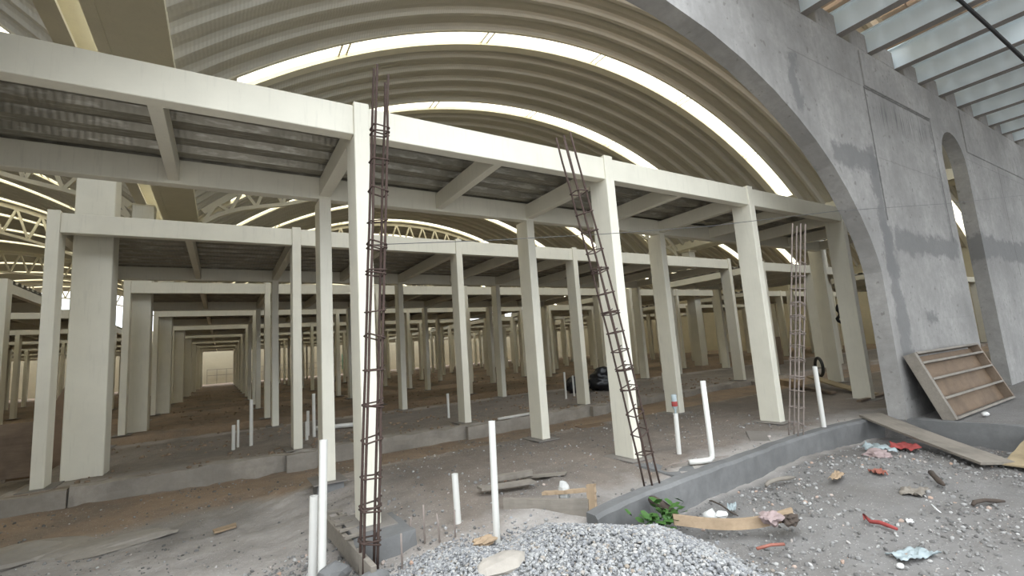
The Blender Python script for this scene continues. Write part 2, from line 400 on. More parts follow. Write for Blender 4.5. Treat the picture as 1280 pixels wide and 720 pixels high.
# valley gutter and steel edge beam between the two vaults
def gutter(xc, label):
    g = thing('roof_gutter', (xc, 36, 6.4), label, 'gutter')
    def ext(sec, name, mat, y0=3.47, y1=64.4):
        mb = MB(); k = len(sec)
        mb.v = [(xc+x, y0, z) for x, z in sec] + [(xc+x, y1, z) for x, z in sec]
        mb.f = [(i, (i+1) % k, (i+1) % k+k, i+k) for i in range(k)] + [tuple(range(k))[::-1], tuple(range(k, 2*k))]
        return mb.build(name, mat, g)
    ext([(.0, 6.36), (.79, 6.36), (.79, 6.52), (.77, 6.52), (.77, 6.39), (.0, 6.39)], 'gutter_plate', M['cream_in'])
    ext([(-.14, 6.34), (.02, 6.34), (.02, 6.42), (-.14, 6.40)], 'gutter_lip', M['cream_in'])
    ext([(-.62, 6.30), (-.38, 6.30), (-.38, 6.33), (-.48, 6.34), (-.48, 6.75), (-.52, 6.75), (-.52, 6.34), (-.62, 6.33)], 'edge_beam', M['cream_in'])
    ext([(-.51, 6.62), (.01, 6.60), (.01, 6.64), (-.51, 6.66)], 'gutter_trough', M['cream_in'])
    rv = MB()
    for y in [5.5+.9*i for i in range(10)]:
        for dx, dy in ((.5, 0), (.56, .05), (.5, .1), (.56, .15)): rv.box((xc+dx, y+dy, 6.405+.03*dx), (xc+dx+.015, y+dy+.015, 6.43))
    rv.build('rivet', M['plate'], g)['kind'] = 'stuff'
    return g
gutter(-1.5, 'long folded cream steel roof gutter between the two vaults at the upper left')
gutter(22.1, 'cream steel roof gutter at the right foot of the big vault')

# arched roof trusses standing on the pillars
UY = [(4.47, 6.46), (9.32, 13.43), (15.85, 20.0), (22.4, 26.5), (29.6, 33.7), (36.8, 40.9), (44.0, 48.1), (51.2, 55.3), (57.6, 61.7)]
ORD = ['first', 'second', 'third', 'fourth', 'fifth', 'sixth', 'seventh', 'eighth', 'ninth', 'tenth']
def truss(cx, y, label):
    t = thing('roof_truss', (cx, y, 6.2), label, 'truss', 'arched lattice trusses under the vaults')
    N = 26; A = th_max*.985
    def top(u): a = -A+2*A*u; return Vector((cx+(RR-.16)*math.sin(a), y, RC_Z+(RR-.16)*math.cos(a)))
    def bot(u):
        p = top(u); e = min(u, 1-u); d = .35 + 1.0*sst(0, .16, e); return Vector((p.x, y, p.z-d))
    tb = MB(); bb = MB()
    for i in range(N*2):
        tb.bar(top(i/N/2), top((i+1)/N/2), .18, .10, (0, 1, 0)); bb.bar(bot(i/N/2), bot((i+1)/N/2), .12, .12, (0, 1, 0))
    tb.build('top_chord', M['cream_in'], t); bb.build('bottom_chord', M['cream_in'], t)
    for i in range(N):
        for a, b in ((bot(i/N), top((i+.5)/N)), (top((i+.5)/N), bot((i+1)/N))):
            MB().bar(a, b, .09, .09, (0, 1, 0)).build('lattice_strut', M['cream_in'], t)
for cx, nm in ((RC_X, 'big vault'), (-2.88-RC_X, 'left vault')):
    for y, o_ in ((16.95, 'nearest'), (30.4, 'second'), (44.8, 'third'), (58.4, 'farthest')):
        truss(cx, y, '%s cream arched lattice truss spanning under the %s' % (o_, nm))

# pillars of the valley
for i, (a, b) in enumerate(UY[1:]):
    y = a + .48 if i else 9.8
    xx = -2.04 if i == 0 else -2.2
    lab = ('large square cream pillar behind the left end post of the second stall frame, nearest of its row' if i == 0 else
           'large square cream pillar at left inside the %s stall frame from the yard' % ORD[i+1])
    p = thing('steel_pillar', (xx+.25, y+.25, 0), lab, 'pillar', 'square pillars under the valley gutter')
    MB().box((xx, y, -.3), (xx+.5, y+.5, 6.32)).build('shaft', M['cream'], p, bevel=.012)
    MB().box((xx-.012, y-.012, 6.26), (xx+.512, y+.512, 6.3)).build('cap_plate', M['cream_in'], p, bevel=.008)
for i in range(8):
    y = UY[i+1][0]+.48
    p = thing('steel_pillar', (22.05, y+.25, 0), 'square cream pillar at the far right side inside the hall, level with the %s frame' % ORD[i+1], 'pillar', 'square pillars on the right side of the hall')
    MB().box((21.8, y, -.3), (22.3, y+.5, 6.32)).build('shaft', M['cream'], p, bevel=.012)
    MB().box((21.74, y-.06, 6.2), (22.36, y+.56, 6.3)).build('cap_plate', M['cream_in'], p, bevel=.008)

# ------------------------------------------------------------------ stall frames
PW, PD = .15, .34
def post_mesh(h, name):
    mb = MB().box((-PW/2, 0, 0), (PW/2, PD, h)); o = mb.build(name, M['cream'], bevel=.006); me = o.data; bpy.data.objects.remove(o); return me
post_tall = post_mesh(4.02, 'post'); post_short = post_mesh(3.655, 'post_under_beam')
o = MB().box((-.20, -.10, -.014), (.20, .44, 0)).build('base_plate', M['plate'], bevel=.003); plate_me = o.data; bpy.data.objects.remove(o)
def deck_mesh(x0, x1, y0, y1, z):
    mb = MB(); y = y0; pr = []
    while y < y1-.02:
        for dy, dz in ((0, 0), (.15, 0), (.19, .075), (.36, .075)):
            if y+dy < y1: pr.append((y+dy, z+dz))
        y += .4
    pr.append((y1, z))
    k = len(pr)
    xs_ = [x0, x1]
    for zz in (0,):
        mb.add([(x, a, b) for x in xs_ for a, b in pr] + [(x, a, b+.004) for x in xs_ for a, b in pr],
               [(i, i+1, k+i+1, k+i) for i in range(k-1)] + [(2*k+i, 3*k+i, 3*k+i+1, 2*k+i+1) for i in range(k-1)] +
               [(0, k, 3*k, 2*k), (k-1, 3*k-1, 4*k-1, 2*k-1)] + [(i, 2*k+i, 2*k+i+1, i+1) for i in range(k-1)] + [(k+i, k+i+1, 3*k+i+1, 3*k+i) for i in range(k-1)])
    return mb
SP = 3.3314
def frame(xl, nb, ya, yb, label, first=False, far=False):
    """open steel frame of a stall row: tall front posts, short rear posts, two long beams, cross beams, ribbed steel deck"""
    X = [xl+SP*i for i in range(nb+1)]
    t = thing('stall_frame', ((X[0]+X[-1])/2, (ya+yb)/2, 0), label, 'steel frame', 'cream steel stall frames')
    L = t.location
    for x in X:
        for y, me in ((ya, post_tall), (yb, post_short)):
            o = bpy.data.objects.new('post', me); COL.objects.link(o); o.parent = t; o.location = Vector((x, y, 0)) - L
            b = bpy.data.objects.new('base_plate', plate_me); COL.objects.link(b); b.parent = o
    x0, x1 = X[0], X[-1]
    mb = MB()
    for i in range(nb): mb.box((X[i]+PW/2-.002, ya+.02, 3.68), (X[i+1]-PW/2+.002, ya+.17, 3.985))
    mb.build('front_beam', M['cream'], t, bevel=.006)
    MB().box((x0-PW/2, yb+.02, 3.655), (x1+PW/2, yb+.17, 3.955)).build('rear_beam', M['cream'], t, bevel=.006)
    for i in range(2*nb+1):
        x = x0 + SP/2*i; wd = .055 if i % 2 else .07
        MB().box((x-wd, ya+.17, 3.69), (x+wd, yb+.02, 3.925)).build('cross_beam', M['cream'], t, bevel=.004)
    deck_mesh(x0-.06, x1+.06, ya+.172, yb+.16, 3.93 if False else 3.957).build('deck_sheet', M['galv'], t)
    return t
lbl = ['cream steel stall frame nearest the yard with rebar cages in front of its posts',
       'cream steel stall frame directly behind the nearest one, standing on the long kerb']
for i, (a, b) in enumerate(UY):
    nb = 5; xl = -2.17
    if i == 0: xl, nb = -2.17-SP*1, 6
    frame(xl, nb, a, b, lbl[i] if i < 2 else '%s cream steel stall frame back from the yard in the middle block' % ORD[i])
for i, (a, b) in enumerate(UY[2:]):
    frame(-4.5-SP*4, 4, a, b, '%s cream steel stall frame from the front in the block at the far left' % ORD[i])
for i, (a, b) in enumerate(UY[1:]):
    frame(16.5, 2, a, b, '%s cream steel stall frame from the front in the right-hand block' % ORD[i])

for i, (a, b) in enumerate(UY[1:]):
    frame(26.2, 4, a, b, '%s cream steel stall frame from the front in the outermost block at the far right' % ORD[i])
# ------------------------------------------------------------------ hall end and side walls
struct(MB().box((-26, 68.6, -.5), (46, 68.9, 6.6)).build('wall_back', M['endwall']))
struct(MB().box((45.3, 3.45, -.5), (45.6, 68.6, 7.2)).build('wall_right', M['endwall']))
struct(MB().box((-25.0, 3.45, -.5), (-24.7, 68.6, 7.2)).build('wall_left', M['endwall']))
for k, xx in enumerate((1.5, 8.0, 15.5)):
    f = thing('iron_fence', (xx, 68.4, 0), 'dark iron fence section before the far end wall, %s' % ['at the end of the left aisle', 'towards the middle', 'towards the right'][k], 'fence')
    rb = MB()
    for z in (1.0, 1.7): rb.bar((xx-3, 68.4, z), (xx+3, 68.4, z), .05, .05)
    rb.build('rail', M['plate'], f)
    for q in range(7): MB().bar((xx-3+q, 68.4, -.02), (xx-3+q, 68.4, 1.75), .05, .05, (0,1,0)).build('fence_post', M['plate'], f)
tag(MB().box((14.2, 66.5+2.0, .6), (17.2, 66.5+2.06, 2.6)).build('green_mesh_screen', M['green_sheet']), 'green mesh screen hanging on the far end wall', 'screen')

# ------------------------------------------------------------------ outdoor joists on the wall top, clay block infill deck above
JN = {-3: 'second hidden', -2: 'first hidden'}; JN.update({k: n_ for k, n_ in zip(range(-1, 15), ORD+['eleventh','twelfth','thirteenth','fourteenth','fifteenth','sixteenth'])})
for k in range(-3, 15):  # the two hidden joists are unseen, put back to shade the wall
    x = 8.98 + 1.165*k
    t = thing('roof_joist', (x, 3.3, 6.45), '%s pale steel roof joist along the wall, counted from the arch side' % JN[k], 'joist', 'parallel steel joists resting on the concrete wall')
    MB().box((x-.012, -7, 6.44), (x+.012, 3.4, 6.86)).build('web', M['white_steel'], t)
    MB().box((x-.07, -7, 6.42), (x+.07, 3.4, 6.44)).build('bottom_flange', M['plate'], t)
    MB().box((x-.07, -7, 6.86), (x+.07, 3.4, 6.88)).build('top_flange', M['white_steel'], t)
    tag(MB().box((x+.42, 3.2, 6.40), (x+1.07, 3.45, 6.78)).build('concrete_infill', M['wallc'], bevel=.02), 'grey concrete infill block on the wall top right after the %s joist' % JN[k], 'concrete block', 'concrete infill blocks between the joists')
rd = random.Random(3)
mb = MB()
for i in range(18):
    for j in range(3, 26):
        if rd.random() < .07: continue
        x = 5.485+1.165*(i-.02); y = -7+.4*j
        mb.box((x+.06, y+.01, 6.98 + rd.choice((0, .04))), (x+1.11, y+.38, 7.16))
tag(mb.build('clay_block_deck', M['clay'], bevel=0), 'brown clay block deck lying over the outdoor roof joists', 'roof deck')

# ------------------------------------------------------------------ kerbs and footings
def rough_box(a, b, name, mat, step=.12, amp=.012, top=None):
    """box with slightly uneven faces"""
    bm = bmesh.new(); n = [max(1, round(abs(b[i]-a[i])/step)) for i in range(3)]
    bmesh.ops.create_cube(bm, size=1)
    me = bpy.data.meshes.new(name)
    bm.free(); mb_ = MB()
    def face(o_, u, v, nu, nv):
        vs = []; 
        for j in range(nv+1):
            for i in range(nu+1): vs.append(Vector(o_)+Vector(u)*(i/nu)+Vector(v)*(j/nv))
        mb_.add(vs, [(j*(nu+1)+i, j*(nu+1)+i+1, (j+1)*(nu+1)+i+1, (j+1)*(nu+1)+i) for j in range(nv) for i in range(nu)])
    dx, dy, dz = b[0]-a[0], b[1]-a[1], b[2]-a[2]
    face(a, (dx,0,0), (0,0,dz), n[0], n[2]); face((a[0],b[1],a[2]), (dx,0,0), (0,0,dz), n[0], n[2])
    face(a, (0,dy,0), (0,0,dz), n[1], n[2]); face((b[0],a[1],a[2]), (0,dy,0), (0,0,dz), n[1], n[2])
    face((a[0],a[1],b[2]), (dx,0,0), (0,dy,0), n[0], n[1]); face(a, (dx,0,0), (0,dy,0), n[0], n[1])
    out = []
    for v in mb_.v:
        p = Vector(v); q = p*3
        edge = sum(1 for i in range(3) if min(abs(p[i]-a[i]), abs(p[i]-b[i])) < 1e-5)
        d = Vector((noise.noise(q), noise.noise(q+Vector((9,0,0))), noise.noise(q+Vector((0,9,0)))))*amp*2
        c = Vector([(a[i]+b[i])/2 for i in range(3)])
        if edge >= 2: d += (c-p).normalized()*amp*.8
        out.append(tuple(p+d))
    mb_.v = out; o_ = mb_.build(name, mat)
    bm = bmesh.new(); bm.from_mesh(o_.data); bmesh.ops.remove_doubles(bm, verts=bm.verts, dist=1e-4); bmesh.ops.recalc_face_normals(bm, faces=bm.faces); bm.to_mesh(o_.data); bm.free()
    return o_
k2 = rough_box((-1.80, 9.0, -.5), (14.9, 9.16, .0), 'concrete_kerb', M['conc_pale'], .09, .028)
tag(k2, 'long low rough concrete kerb under the second stall frame', 'kerb')
tag(rough_box((-2.55, 8.98, -.5), (-1.79, 9.72, -.016), 'concrete_footing', M['conc_pale'], .12, .012), 'concrete footing block under the left end post of the second frame', 'footing', 'concrete footings')
k2x = -2.17
for k in range(1, 6):
    x = -2.17+SP*k
    tag(rough_box((x-.24, 8.86, -.5), (x+.24, 8.985, -.005), 'concrete_footing', M['conc_pale'], .1, .01), 'small concrete footing face jutting from the long kerb, %s from the left' % ORD[k], 'footing', 'concrete footings')
# front kerb of the first pad (follows the edge from the gravel heap to the wall corner)
kp = KERB[:-1]
mb = MB(); 
def smooth_path(p, n):
    out = []
    for i in range(len(p)-1):
        for j in range(n):
            t = j/n; out.append(tuple(p[i][k]*(1-t)+p[i+1][k]*t for k in range(len(p[0]))))
    out.append(p[-1]); return out
sp = smooth_path(kp, 6); vs = []
for x, y in sp:
    n1 = noise.noise(Vector((x*4, 0, 0)))*.02; zt = -.0 + noise.noise(Vector((x*2, 3, 0)))*.015 - .03*(1-sst(2.4, 3.5, x))
    n2 = noise.noise(Vector((x*5, 7, 0)))*.015
    vs += [(x, y+n1-.02, -.6), (x, y+n1, -.25), (x, y+n1+n2, zt-.03), (x, y+n1+.03, zt), (x, y+n1+.15, zt), (x, y+.17, -.6)]
N = len(sp)
mb.add(vs, [(6*i+a, 6*i+a+1, 6*i+7+a, 6*i+6+a) for i in range(N-1) for a in range(5)] + [(6*i+5, 6*i, 6*i+6, 6*i+11) for i in range(N-1)] + [tuple(range(6)), tuple(6*(N-1)+a for a in range(6))[::-1]])
tag(mb.build('concrete_kerb', M['conc']), 'grey cast concrete kerb along the front edge of the nearest pad above the littered yard', 'kerb')
tag(rough_box((8.90, -6.0, -.5), (9.06, 3.19, .015), 'concrete_kerb', M['conc'], .15, .012), 'grey concrete kerb at right running from the arch foot toward the viewer', 'kerb')
tag(rough_box((4.25, 3.66, -.4), (4.95, 4.75, -.016), 'concrete_footing', M['conc'], .1, .012), 'raised grey concrete footing under the middle front post with a rebar cage', 'footing', 'concrete footings')
tag(rough_box((.95, 4.15, -.4), (1.45, 4.85, -.016), 'concrete_footing', M['conc'], .08, .015), 'broken concrete footing under the front post behind the left rebar cage', 'footing', 'concrete footings')
tag(rough_box((1.0, 6.40, -.35), (1.32, 6.72, -.016), 'concrete_footing', M['conc'], .08, .012), 'small concrete footing beneath the rear post just left of the left rebar cage', 'footing', 'concrete footings')
tag(rough_box((1.2, 3.36, -.45), (2.1, 3.46, -.13), 'concrete_kerb', M['conc'], .08, .012), 'short low concrete edge half buried at the left of the gravel heap', 'kerb')

# ------------------------------------------------------------------ rebar cages
def cage(p0, p1, wd, nst, z_st0, z_st1, bar_r, mat, label, bend=0., seed=1):
    rd = random.Random(seed); p0, p1 = Vector(p0), Vector(p1)
    t = thing('rebar_cage', p0, label, 'rebar cage')
    ax = (p1-p0); Lz = ax.length; d = ax.normalized()
    a = d.cross(Vector((0, 1, 0))).normalized(); b = d.cross(a)
    def at(s): return p0 + ax*s + a*bend*math.sin(PI*s)
    for i, (u, v) in enumerate(((-1,-1),(1,-1),(1,1),(-1,1))):
        pts = []
        off = rd.uniform(-.02, .02)
        for j in range(15):
            s = j/14; k = 1 + .25*max(0, s-.75)*4*rd.uniform(-.3, .3)
            pts.append(at(s*(1+off*.8)) + a*u*wd/2*k + b*v*wd/2*k + Vector((rd.uniform(-1,1), rd.uniform(-1,1), 0))*.003)
        MB().tube(pts, bar_r, 7).build('rebar', mat, t, smooth=True)
    for i in range(nst):
        s = z_st0 + (z_st1-z_st0)*(i + rd.uniform(-.12, .12))/(nst-1)
        dbl = rd.random() < .45
        for q in range(2 if dbl else 1):
            s2 = s + q*.007 + (rd.uniform(-.002,.002))
            h = wd/2 + bar_r + .005; tl = rd.uniform(-.018, .018)
            cs = [(-1,-1),(1,-1),(1,1),(-1,1)]
            pts = []
            for e in range(4):
                u0, v0 = cs[e]; u1, v1 = cs[(e+1) % 4]
                for f in (.06, .5, .94):
                    u = u0+(u1-u0)*f; v = v0+(v1-v0)*f
                    pts.append(at(s2) + a*u*h + b*v*h + d*(u*tl + v*tl*.5))
            # hook ends that stick out at one corner
            MB().tube(pts, bar_r*.62, 6, closed=True).tube([pts[0], pts[0]-a*.03-b*.015+d*.02, pts[0]-a*.05+d*.03], bar_r*.6, 5).build('stirrup', mat, t, smooth=True)
    return t
cage((.995, 4.0, -.2), (1.235, 4.02, 4.10), .11, 14, .05, .86, .0115, M['rust'], 'tall upright rusty rebar cage in front of the left front post', .0, 1)
cage((3.80, 3.62, -.05), (3.03, 3.62, 3.62), .11, 14, .10, .84, .0105, M['rust'], 'rusty rebar cage leaning left in front of the middle front post', -.03, 2)
cage((6.93, 3.80, -.02), (7.53, 3.62, 3.10), .125, 12, .06, .80, .0105, M['rust_grey'], 'dusty grey rebar cage beside the right front post', .0, 3)
# rebar starter stubs around the left footing
for i, (x, y, h, dx) in enumerate([(1.42, 4.25, .20, .02), (1.50, 4.10, .32, 0), (1.22, 3.86, .26, .0), (1.60, 4.0, .24, -.02), (1.72, 3.96, .22, .01)]):
    z = ground(x, y)
    tag(MB().tube([(x, y, z-.1), (x+dx*.5, y, z+h*.6), (x+dx, y, z+h)], .008, 7).build('rebar_stub', M['rust_grey'], smooth=True), 'short rusty rebar stub sticking up beside the left footing, %s from the left' % ['first', 'third', 'second', 'fourth', 'fifth'][i], 'rebar stub', 'rebar stubs by the left footing')

# ------------------------------------------------------------------ PVC pipes
def pipe(x, y, h, label, r=.03, lean=(0, 0), z0=None, cat='pipe', grp='standing white drain pipes'):
    z = ground(x, y)-.05 if z0 is None else z0
    top = Vector((x+lean[0], y+lean[1], h)); base = Vector((x, y, z))
    mb = MB(); N = 18
    d = (top-base).normalized(); a = d.cross(Vector((0,1,0))).normalized(); b = d.cross(a)
    ring = lambda c, rr: [c + a*rr*math.cos(2*PI*k/N) + b*rr*math.sin(2*PI*k/N) for k in range(N)]
    deep = base + (top-base)*.75
    vs = ring(base, r) + ring(top, r) + ring(top, r-.005) + ring(deep, r-.005)
    mb.add(vs, [(q*N+k, q*N+(k+1) % N, (q+1)*N+(k+1) % N, (q+1)*N+k) for q in range(3) for k in range(N)])
    return tag(mb.build('drain_pipe', M['pvc'], smooth=False), label, cat, grp)
pipe(1.965, 3.66, .865, 'tall white drain pipe rising at the back edge of the gravel heap', .029, (.02, 0))
pipe(1.86, 4.19, .36, 'short white drain pipe stub left of the tall pipe by the gravel', .03, (-.01, 0))
pipe(.67, 4.12, .85, 'tall white drain pipe at the lower left in front of the rear post', .031, (.03, 0))
pipe(.64, 4.36, .38, 'shorter cream drain pipe close beside the tall pipe at lower left', .034, (.02, 0))
pp = MB().tube([(4.62, 3.80, .035), (4.75, 3.74, .033), (4.86, 3.70, .035), (4.895, 3.69, .06), (4.90, 3.69, .11), (4.905, 3.70, .94)], .031, 14)
tag(pp.build('elbow_drain_pipe', M['pvc'], smooth=True), 'white drain pipe with an elbow foot between the middle and right front posts', 'pipe', 'standing white drain pipes')
pipe(5.03, 4.28, .50, 'white drain pipe capped by an upturned plastic bottle, right of the middle post', .03, (.02, 0))
pipe(7.72, 3.80, .90, 'white drain pipe right of the dusty grey rebar cage', .033, (.0, 0))
pipe(.20, 10.44, .44, 'short white drain pipe inside the second frame, left of a pair', .03, (0, 0))
pipe(.28, 10.7, .50, 'thin white drain pipe right behind the short one inside the second frame', .022)
pipe(.5, 10.7, .86, 'taller white drain pipe inside the second frame between pillar and post', .032)
pipe(1.62, 10.6, .86, 'white drain pipe just left of the rear post of the first frame, deep inside', .032)
pipe(1.55, 10.9, .5, 'medium white drain pipe stub deep inside left of the rear post', .03)
pipe(1.44, 10.3, .35, 'shortest white drain pipe stub deep inside beside the second front post', .03)
pipe(4.86, 10.5, .84, 'white drain pipe left of the centre post of the second frame', .04)
pipe(4.6, 10.6, .55, 'shorter white drain pipe left of the centre post of the second frame', .03)
pipe(8.44, 11.0, .74, 'brownish white drain pipe near the black bag', .03)
pipe(8.9, 11.2, .6, 'thin pipe stub just left of the black bag', .025)
pipe(11.3, 9.9, .5, 'white pipe stub standing beyond the black bag to the right', .03)
pipe(13.0, 8.0, .55, 'small white pipe stub in the aisle behind the right front post', .03)
tag(MB().tube([(1.75, 11.5, .05), (2.7, 11.2, .05)], .05, 12).build('lying_pipe', M['pvc'], smooth=True), 'white pipe lying on the pad behind the left rebar cage', 'pipe')
tag(MB().tube([(5.05, 9.02, .03), (5.95, 8.95+.1, .035)], .03, 12).build('lying_pipe', M['pvc'], smooth=True), 'thin white pipe lying on the long kerb near the centre', 'pipe')
# upturned bottle
bt = thing('plastic_bottle', (5.05, 4.28, .5), 'clear plastic bottle with red label upturned on a drain pipe', 'bottle')
def lathe(prof_, c, n=14):
    mb = MB(); vs = [(c[0]+r*math.cos(2*PI*k/n), c[1]+r*math.sin(2*PI*k/n), c[2]+z) for r, z in prof_ for k in range(n)]
    return mb.add(vs, [(q*n+k, q*n+(k+1) % n, (q+1)*n+(k+1) % n, (q+1)*n+k) for q in range(len(prof_)-1) for k in range(n)])
lathe([(.012, 0), (.014, .04), (.034, .10), (.036, .24), (.03, .25), (.001, .25)], (5.05, 4.28, .49)).build('bottle_body', M['clear_plastic'], bt, smooth=True)
lathe([(.037, .10), (.038, .102), (.038, .16), (.037, .162)], (5.05, 4.28, .49)).build('bottle_label', M['red'], bt, smooth=True)

# ------------------------------------------------------------------ boards and timber
def board(c, L, Wd, T, rz, rx=0, ry=0, name='board', mat='wood_grey', label='', cat='board', bevel=.003):
    mb = MB(); N = 14; vs = []
    rr = random.Random(int(c[0]*100)+int(c[1]*10))
    j = [rr.uniform(-.02, .02) for _ in range(4)]
    for i in range(N+1):
        x = -L/2+L*i/N; sag = .006*math.sin(PI*i/N)*L
        e0 = j[0] if i == 0 else (j[1] if i == N else 0)
        for a, b in ((-1,-1),(1,-1),(1,1),(-1,1)): vs.append((x + e0*a, a*Wd/2 + .004*math.sin(i*2.1), b*T/2 - sag))
    mb.add(vs, [(4*i+a, 4*i+(a+1) % 4, 4*i+4+(a+1) % 4, 4*i+4+a) for i in range(N) for a in range(4)] + [(0,3,2,1), (4*N,4*N+1,4*N+2,4*N+3)])
    o = mb.build(name, M[mat]); o.location = c; o.rotation_euler = (rx, ry, rz)
    return tag(o, label, cat) if label else o
def board_pts(p, q, Wd, T, roll=0, **kw):
    p, q = Vector(p), Vector(q); d = q-p; c = (p+q)/2
    rz = math.atan2(d.y, d.x); ry = -math.atan2(d.z, math.hypot(d.x, d.y))
    o = board(c, d.length, Wd, T, 0, **kw)
    o.rotation_euler = (Matrix.Rotation(rz, 3, 'Z') @ Matrix.Rotation(ry, 3, 'Y') @ Matrix.Rotation(roll, 3, 'X')).to_euler()
    return o
board_pts((8.86, 3.64, .045), (7.72, 1.95, -.235), .36, .03, name='ramp_board', mat='wood_grey', label='long weathered grey board laid as a ramp from the kerb down to the yard')
pl = board_pts((9.35, 1.55, .05), (7.75, 1.62, -.25), .62, .018, name='plywood_sheet', mat='ply', label='yellow plywood sheet sloping off the kerb at the right picture edge', cat='plywood')
board_pts((2.34, 4.18, -.035), (2.93, 3.60, -.045), .05, .16, name='formwork_board', mat='wood_grey', label='grey formwork board on edge behind the gravel heap')
board_pts((2.93, 3.57, -.13), (2.95, 3.575, .17), .09, .03, name='timber_stake', mat='wood_tan', label='pale upright timber stake nailed to the end of the formwork board', cat='stake')
board_pts((2.68, 3.98, .06), (2.93, 3.63, .11), .05, .03, name='timber_brace', mat='wood_tan', label='short pale timber lath bracing the formwork stake', cat='timber')
board_pts((2.36, 4.72, .02), (2.92, 4.52, .025), .13, .025, name='plank', mat='wood_grey', label='lower of two grey plank pieces lying behind the tall pipe', cat='plank')
board_pts((2.66, 4.93, .03), (3.06, 4.74, .05), .10, .05, name='plank', mat='wood_grey', label='upper thick grey plank offcut lying behind the tall pipe', cat='plank')
board_pts((2.98, 4.85, .0), (3.40, 4.55, .01), .12, .012, name='plank', mat='wood_grey', label='flat dusty plank piece right of the two grey offcuts', cat='plank')
board_pts((13.4, 6.7, .22), (11.75, 4.72, .02), .26, .03, name='plank', mat='ply', label='yellowish plank leaning low behind the dusty rebar cage', cat='plank')
board_pts((12.9, 6.9, .05), (11.6, 5.4, .04), .12, .05, name='plank', mat='wood_brown', label='dark brown plank on the ground left of the arch foot', cat='plank')
board_pts((12.3, 4.6, .02), (10.6, 4.5, .02), .08, .04, name='plank', mat='wood_brown', label='narrow dark lath lying at the foot of the concrete arch', cat='plank')
board_pts((13.4, 7.5, .08), (12.7, 6.7, .08), .25, .16, name='timber_block', mat='wood_tan', label='small stack of cut timber behind the dusty rebar cage', cat='timber')
board_pts((5.55, 6.9, -.01), (7.0, 6.75, -.01), .32, .018, name='plywood_sheet', mat='ply_dark', label='dusty flat plywood sheet on the ground behind the middle rear post', cat='plywood')
board_pts((6.3, 3.95, -.01), (6.85, 4.35, .0), .25, .02, name='plate_sheet', mat='plate', label='dark flat steel plate at the foot of the right front post', cat='plate')
# curved cut board in front of the weed
mb = MB(); N = 16; vs = []
for i in range(N+1):
    t = i/N; x = 3.42+.80*t; y = 3.05-.62*t - .06*math.sin(PI*t); z = -.17+.02*t
    nx_, ny_ = .62, .80
    bow = -.05*math.sin(PI*t)
    for zz, o_ in ((0, 0), (.085, .01), (.085, .04), (0, .03)): vs.append((x+nx_*o_, y+ny_*o_, z+zz+bow))
mb.add(vs, [(4*i+a, 4*i+(a+1) % 4, 4*i+4+(a+1) % 4, 4*i+4+a) for i in range(N) for a in range(4)] + [(0,3,2,1), (4*N,4*N+1,4*N+2,4*N+3)])
tag(mb.build('curved_board', M['wood_tan']), 'pale bowed timber board lying between the gravel heap and the yard litter', 'board')
# lumber around the left footing
fr = thing('footing_formwork', (1.0, 4.4, -.1), 'weathered timber formwork beside the broken left footing', 'formwork')
MB().bar((.86, 5.2, -.06), (.98, 3.78, -.14), .045, .16).build('side_board', M['wood_grey'], fr, bevel=.004)
MB().bar((1.0, 5.25, -.02), (1.04, 4.2, -.04), .03, .03).build('edge_lath', M['wood_grey'], fr, bevel=.003)
for k in range(5): MB().bar((.88, 4.3+.2*k, .01), (1.04, 4.34+.2*k, .0), .03, .025).build('cross_lath', M['wood_grey'], fr, bevel=.003)
tag(board((.05, 6.3, ground(.05, 6.3)+.02), .22, .12, .02, .3, name='wood_offcut', mat='wood_tan', bevel=0), 'small flat wood offcut lying alone on the grey ground at left', 'wood offcut')
# formwork panel leaning on the wall (wide box of boards with four ledges)
fp = thing('leaning_formwork', (11.05, 2.95, 0), 'brown timber formwork panel with horizontal ledges leaning on the concrete wall', 'formwork panel')
H_ = 1.05; tilt = math.atan2(.36, 1.0)
Mx = Matrix.Translation((9.13, 2.66, .01)) @ Matrix.Rotation(-tilt, 4, 'X')
def fpart(a, b, name, mat='wood_brown'):
    mb = MB(); mb.box(a, b, Mx); return mb.build(name, M[mat], fp, bevel=.003)
fpart((0, 0, 0), (.09, .16, H_), 'stile', 'wood_grey'); fpart((2.93, 0, 0), (2.99, .16, H_), 'stile')
fpart((.05, .13, .02), (2.93, .15, H_-.05), 'back_sheet', 'ply_dark')
for z in (0.0, .30, .60, .86, 1.02): fpart((.08, -.01, z), (2.94, .13, z+.035), 'ledge', 'wood_grey')
# left hoarding and leaning panel
tag(MB().box((-5.6, 10.9, -.02), (-2.62, 10.93, .84)).build('plywood_hoarding', M['wood_brown'], bevel=.003), 'low brown plywood hoarding at the left picture edge behind the end post', 'hoarding')
lp = MB(); lp.add([(-3.1, 11.6, -.15), (-2.08, 11.75, -.15), (-2.08, 12.1, 2.6), (-2.45, 12.1, 1.5), (-3.1, 11.63, -.15+.0), (-3.1, 11.64, -.15), (-2.08, 11.79, -.15), (-2.08, 12.14, 2.6), (-2.45, 12.14, 1.5)], [(0,1,2,3), (5,8,7,6), (0,5,6,1), (1,6,7,2), (2,7,8,3), (3,8,5,0)])
lp.v.pop(4) if False else None
tag(lp.build('leaning_sheet', M['ply_dark']), 'dark brown sheet leaning between the left end post and the big pillar', 'panel')
tag(MB().box((21.0, 12.3, -.02), (22.3, 12.36, 1.25)).build('plywood_box', M['ply_dark'], bevel=.004), 'dark brown plywood panel standing deep in the right aisle', 'panel')

